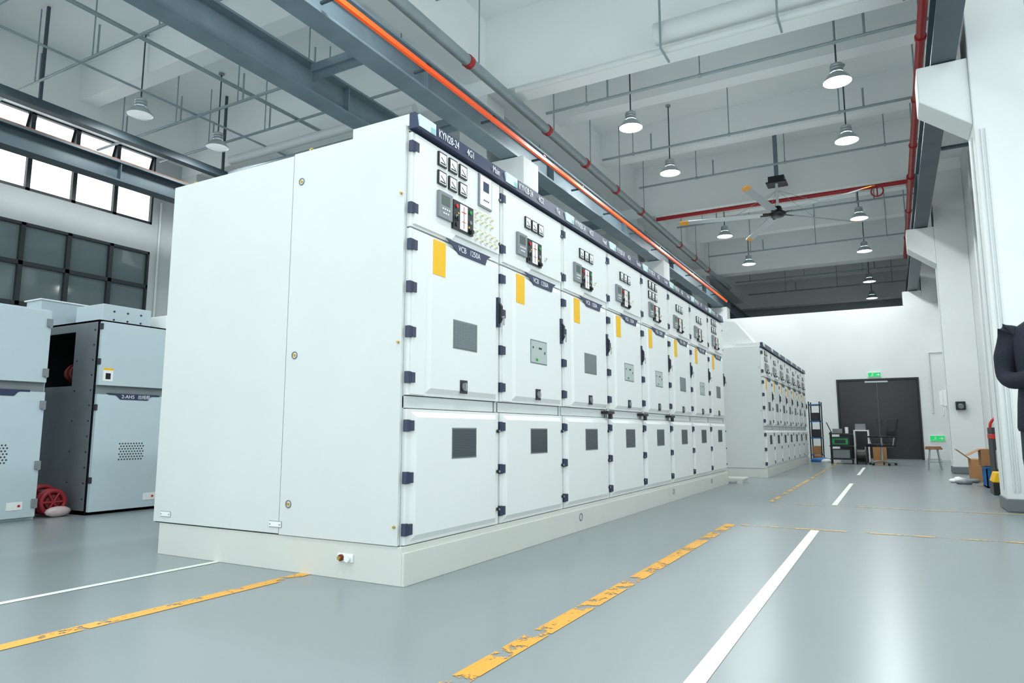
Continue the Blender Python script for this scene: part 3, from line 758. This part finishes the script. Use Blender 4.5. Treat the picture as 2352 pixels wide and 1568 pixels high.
b = B("yellow_tool_case", (1.06, 10.6, 0)); b.box(0, 0.38, 0, 0.4, 0.0, 0.16, 'black'); b.prism([(0, 0.16), (0.38, 0.16), (0.34, 0.28), (0.04, 0.28)], 'y', 0, 0.4, 'yellow'); b.torus((0.19, 0.2, 0.28), 0.06, 0.01, 'black', 'y'); b.done(0.008)
b = B("plastic_wrap_heap", (0.92, 12.85, 0))
for i in range(11): b.ball((random.uniform(-0.16, 0.16), random.uniform(-0.3, 0.3), 0.03), random.uniform(0.05, 0.1), random.uniform(0.05, 0.1), random.uniform(0.03, 0.06), 'white' if i % 3 else 'greydev', 7, 5)
b.done()

# ------------------------------------------------------------ person
def skinned(name, verts, edges, k, parent, root=0, sub=2):
    me = bpy.data.meshes.new(name); me.from_pydata([v[0] for v in verts], edges, []); me.update()
    o = bpy.data.objects.new(name, me); COL.objects.link(o); o.parent = parent
    me.materials.append(M[k])
    o.modifiers.new("skin", 'SKIN')
    sv = me.skin_vertices[0].data
    for i, v in enumerate(verts):
        r = v[1]; sv[i].radius = r if isinstance(r, tuple) else (r, r); sv[i].use_root = (i == root)
    o.modifiers["skin"].use_smooth_shade = True
    s = o.modifiers.new("sub", 'SUBSURF'); s.levels = sub; s.render_levels = sub
    return o
P = bpy.data.objects.new("person", None); COL.objects.link(P); P.location = (0.81, 4.74, 0); P.rotation_euler = (0, 0, math.radians(-4))
# torso and coat as one lofted shell with an open hem and collar
def loft(name, rings, k, parent, seg=28, power=2.3):
    l = B(name); vs = []
    for (cx, cy, z, rx, ry) in rings:
        for i in range(seg):
            a = 2*math.pi*i/seg; c, s = math.cos(a), math.sin(a)
            vs.append((cx + rx*math.copysign(abs(c)**(2/power), c), cy + ry*math.copysign(abs(s)**(2/power), s), z))
    n = len(rings)
    fs = [(q*seg+i, q*seg+(i+1) % seg, (q+1)*seg+(i+1) % seg, (q+1)*seg+i) for q in range(n-1) for i in range(seg)]
    fs.append(tuple(range(seg))[::-1]); fs.append(tuple((n-1)*seg+i for i in range(seg)))
    l.add(vs, fs, k, True)
    return l.done(parent=parent)
loft("jacket", [(0,0,0.80,0.195,0.135), (0,0,0.82,0.20,0.14), (0,0,0.95,0.19,0.135), (0,0,1.08,0.175,0.13), (0,0,1.22,0.19,0.135), (0,0.005,1.32,0.20,0.13),
     (0,0.01,1.38,0.175,0.11), (0,0.01,1.42,0.12,0.085), (0,0.008,1.445,0.075,0.07), (0,0.005,1.49,0.068,0.066), (0,0.005,1.492,0.05,0.05)], 'navycloth', P)
for s in (-1, 1):
    tw = 'r' if s < 0 else 'l'
    A = [((s*0.13, 0.01, 1.35), 0.06), ((s*0.185, 0.01, 1.345), 0.068), ((s*0.215, 0.015, 1.29), 0.066), ((s*0.225, 0.02, 1.20), 0.058), ((s*0.232, 0.02, 1.11), 0.054), ((s*0.21, -0.03, 1.075), 0.053)]
    if s < 0: A += [((-0.12, -0.14, 1.09), 0.046), ((-0.02, -0.215, 1.12), 0.036), ((-0.005, -0.228, 1.124), 0.034)]
    else: A += [((0.13, -0.14, 1.12), 0.046), ((0.04, -0.235, 1.165), 0.036), ((0.028, -0.245, 1.17), 0.034)]
    skinned("sleeve_" + tw, A, [(i, i+1) for i in range(len(A)-1)], 'navycloth', P, root=2)
    loft("trouser_leg_" + tw, [(s*0.10,0.0,0.065,0.060,0.075), (s*0.10,0.0,0.075,0.064,0.08), (s*0.102,0.005,0.28,0.068,0.080), (s*0.102,-0.002,0.48,0.076,0.084), (s*0.098,0,0.65,0.092,0.10), (s*0.088,0,0.80,0.10,0.115), (s*0.085,0,0.90,0.095,0.115)], 'trouser', P)
    sh = B("shoe_" + tw); sh.ball((s*0.105, -0.045, 0.045), 0.047, 0.135, 0.045, 'black'); sh.ball((s*0.103, 0.025, 0.07), 0.045, 0.06, 0.05, 'black')
    sh.box(s*0.105-0.04, s*0.105+0.04, -0.15, 0.07, 0, 0.02, 'black'); sh.done(parent=P)
    w = Vector((-0.01, -0.235, 1.125)) if s < 0 else Vector((0.02, -0.25, 1.175))
    d = Vector((1, -0.1, 0.05)).normalized() if s < 0 else Vector((-1, 0.0, -0.1)).normalized()
    up = Vector((0, 0, 1)); fw = Vector((0, 1, 0))
    hv = [(tuple(w), 0.026), (tuple(w + d*0.045), (0.022, 0.036)), (tuple(w + d*0.085), (0.018, 0.036))]
    skinned("palm_" + tw, hv, [(0,1),(1,2)], 'skin', P)
    for q in range(4):
        off = up*(0.030 - q*0.02); ln = (0.068, 0.076, 0.070, 0.054)[q]
        b0 = w + d*0.07 + off
        fv = [(tuple(b0), 0.010), (tuple(b0 + d*ln*0.5), 0.0095), (tuple(b0 + d*ln*0.85 + fw*0.014), 0.0085), (tuple(b0 + d*ln*1.05 + fw*0.034), 0.0075)]
        skinned("finger_%s_%d" % (tw, q), fv, [(0,1),(1,2),(2,3)], 'skin', P, sub=1)
    tb = w + d*0.02 + up*0.02
    skinned("thumb_" + tw, [(tuple(tb), 0.013), (tuple(tb + d*0.025 + up*0.03), 0.011), (tuple(tb + d*0.055 + up*0.045), 0.009)], [(0,1),(1,2)], 'skin', P, sub=1)
loft("neck", [(0,0.01,1.42,0.055,0.055), (0,0.005,1.50,0.052,0.055), (0,-0.005,1.58,0.05,0.055)], 'skin', P, power=2)
loft("head_shape", [(0,-0.045,1.535,0.022,0.025), (0,-0.04,1.542,0.038,0.045), (0,-0.03,1.565,0.054,0.068), (0,-0.018,1.60,0.066,0.083), (0,-0.01,1.64,0.073,0.09), (0,-0.006,1.68,0.075,0.092), (0,-0.002,1.72,0.065,0.08), (0,0,1.75,0.035,0.045)], 'skin', P, power=2.1)
h = B("face_and_hair")
h.prism([(-0.098, 1.645), (-0.120, 1.608), (-0.095, 1.60)], 'x', -0.011, 0.011, 'skin')
for s in (-1, 1):
    h.ball((s*0.029, -0.092, 1.642), 0.013, 0.008, 0.006, 'eye', 10, 6); h.ball((s*0.029, -0.098, 1.642), 0.0055, 0.003, 0.0055, 'black', 8, 6)
    h.box(s*0.029-0.016, s*0.029+0.016, -0.100, -0.092, 1.658, 1.663, 'hair')
    h.ball((s*0.075, 0.0, 1.63), 0.011, 0.02, 0.031, 'skin', 10, 8)
h.ball((0, -0.096, 1.575), 0.022, 0.008, 0.007, 'lip', 12, 6)
h.ball((0, 0.012, 1.69), 0.081, 0.095, 0.08, 'hair', 20, 12); h.ball((0, 0.04, 1.65), 0.074, 0.066, 0.09, 'hair', 20, 12)
h.done(parent=P)

# ------------------------------------------------------------ world, camera
w = bpy.data.worlds.new("overcast_sky"); S.world = w; w.use_nodes = True
bg = w.node_tree.nodes["Background"]; bg.inputs["Color"].default_value = (0.87, 0.97, 1.0, 1); bg.inputs["Strength"].default_value = 1.6
cd = bpy.data.cameras.new("camera"); cam = bpy.data.objects.new("camera", cd); COL.objects.link(cam)
cam.location = (0, 0, 0.8); cam.rotation_euler = (math.radians(97.48), 0, math.radians(28.98)); cd.lens = 24; cd.sensor_width = 36
cd.clip_start = 0.05
S.camera = cam
S.view_settings.view_transform = 'Standard'
S.view_settings.exposure = 0.18
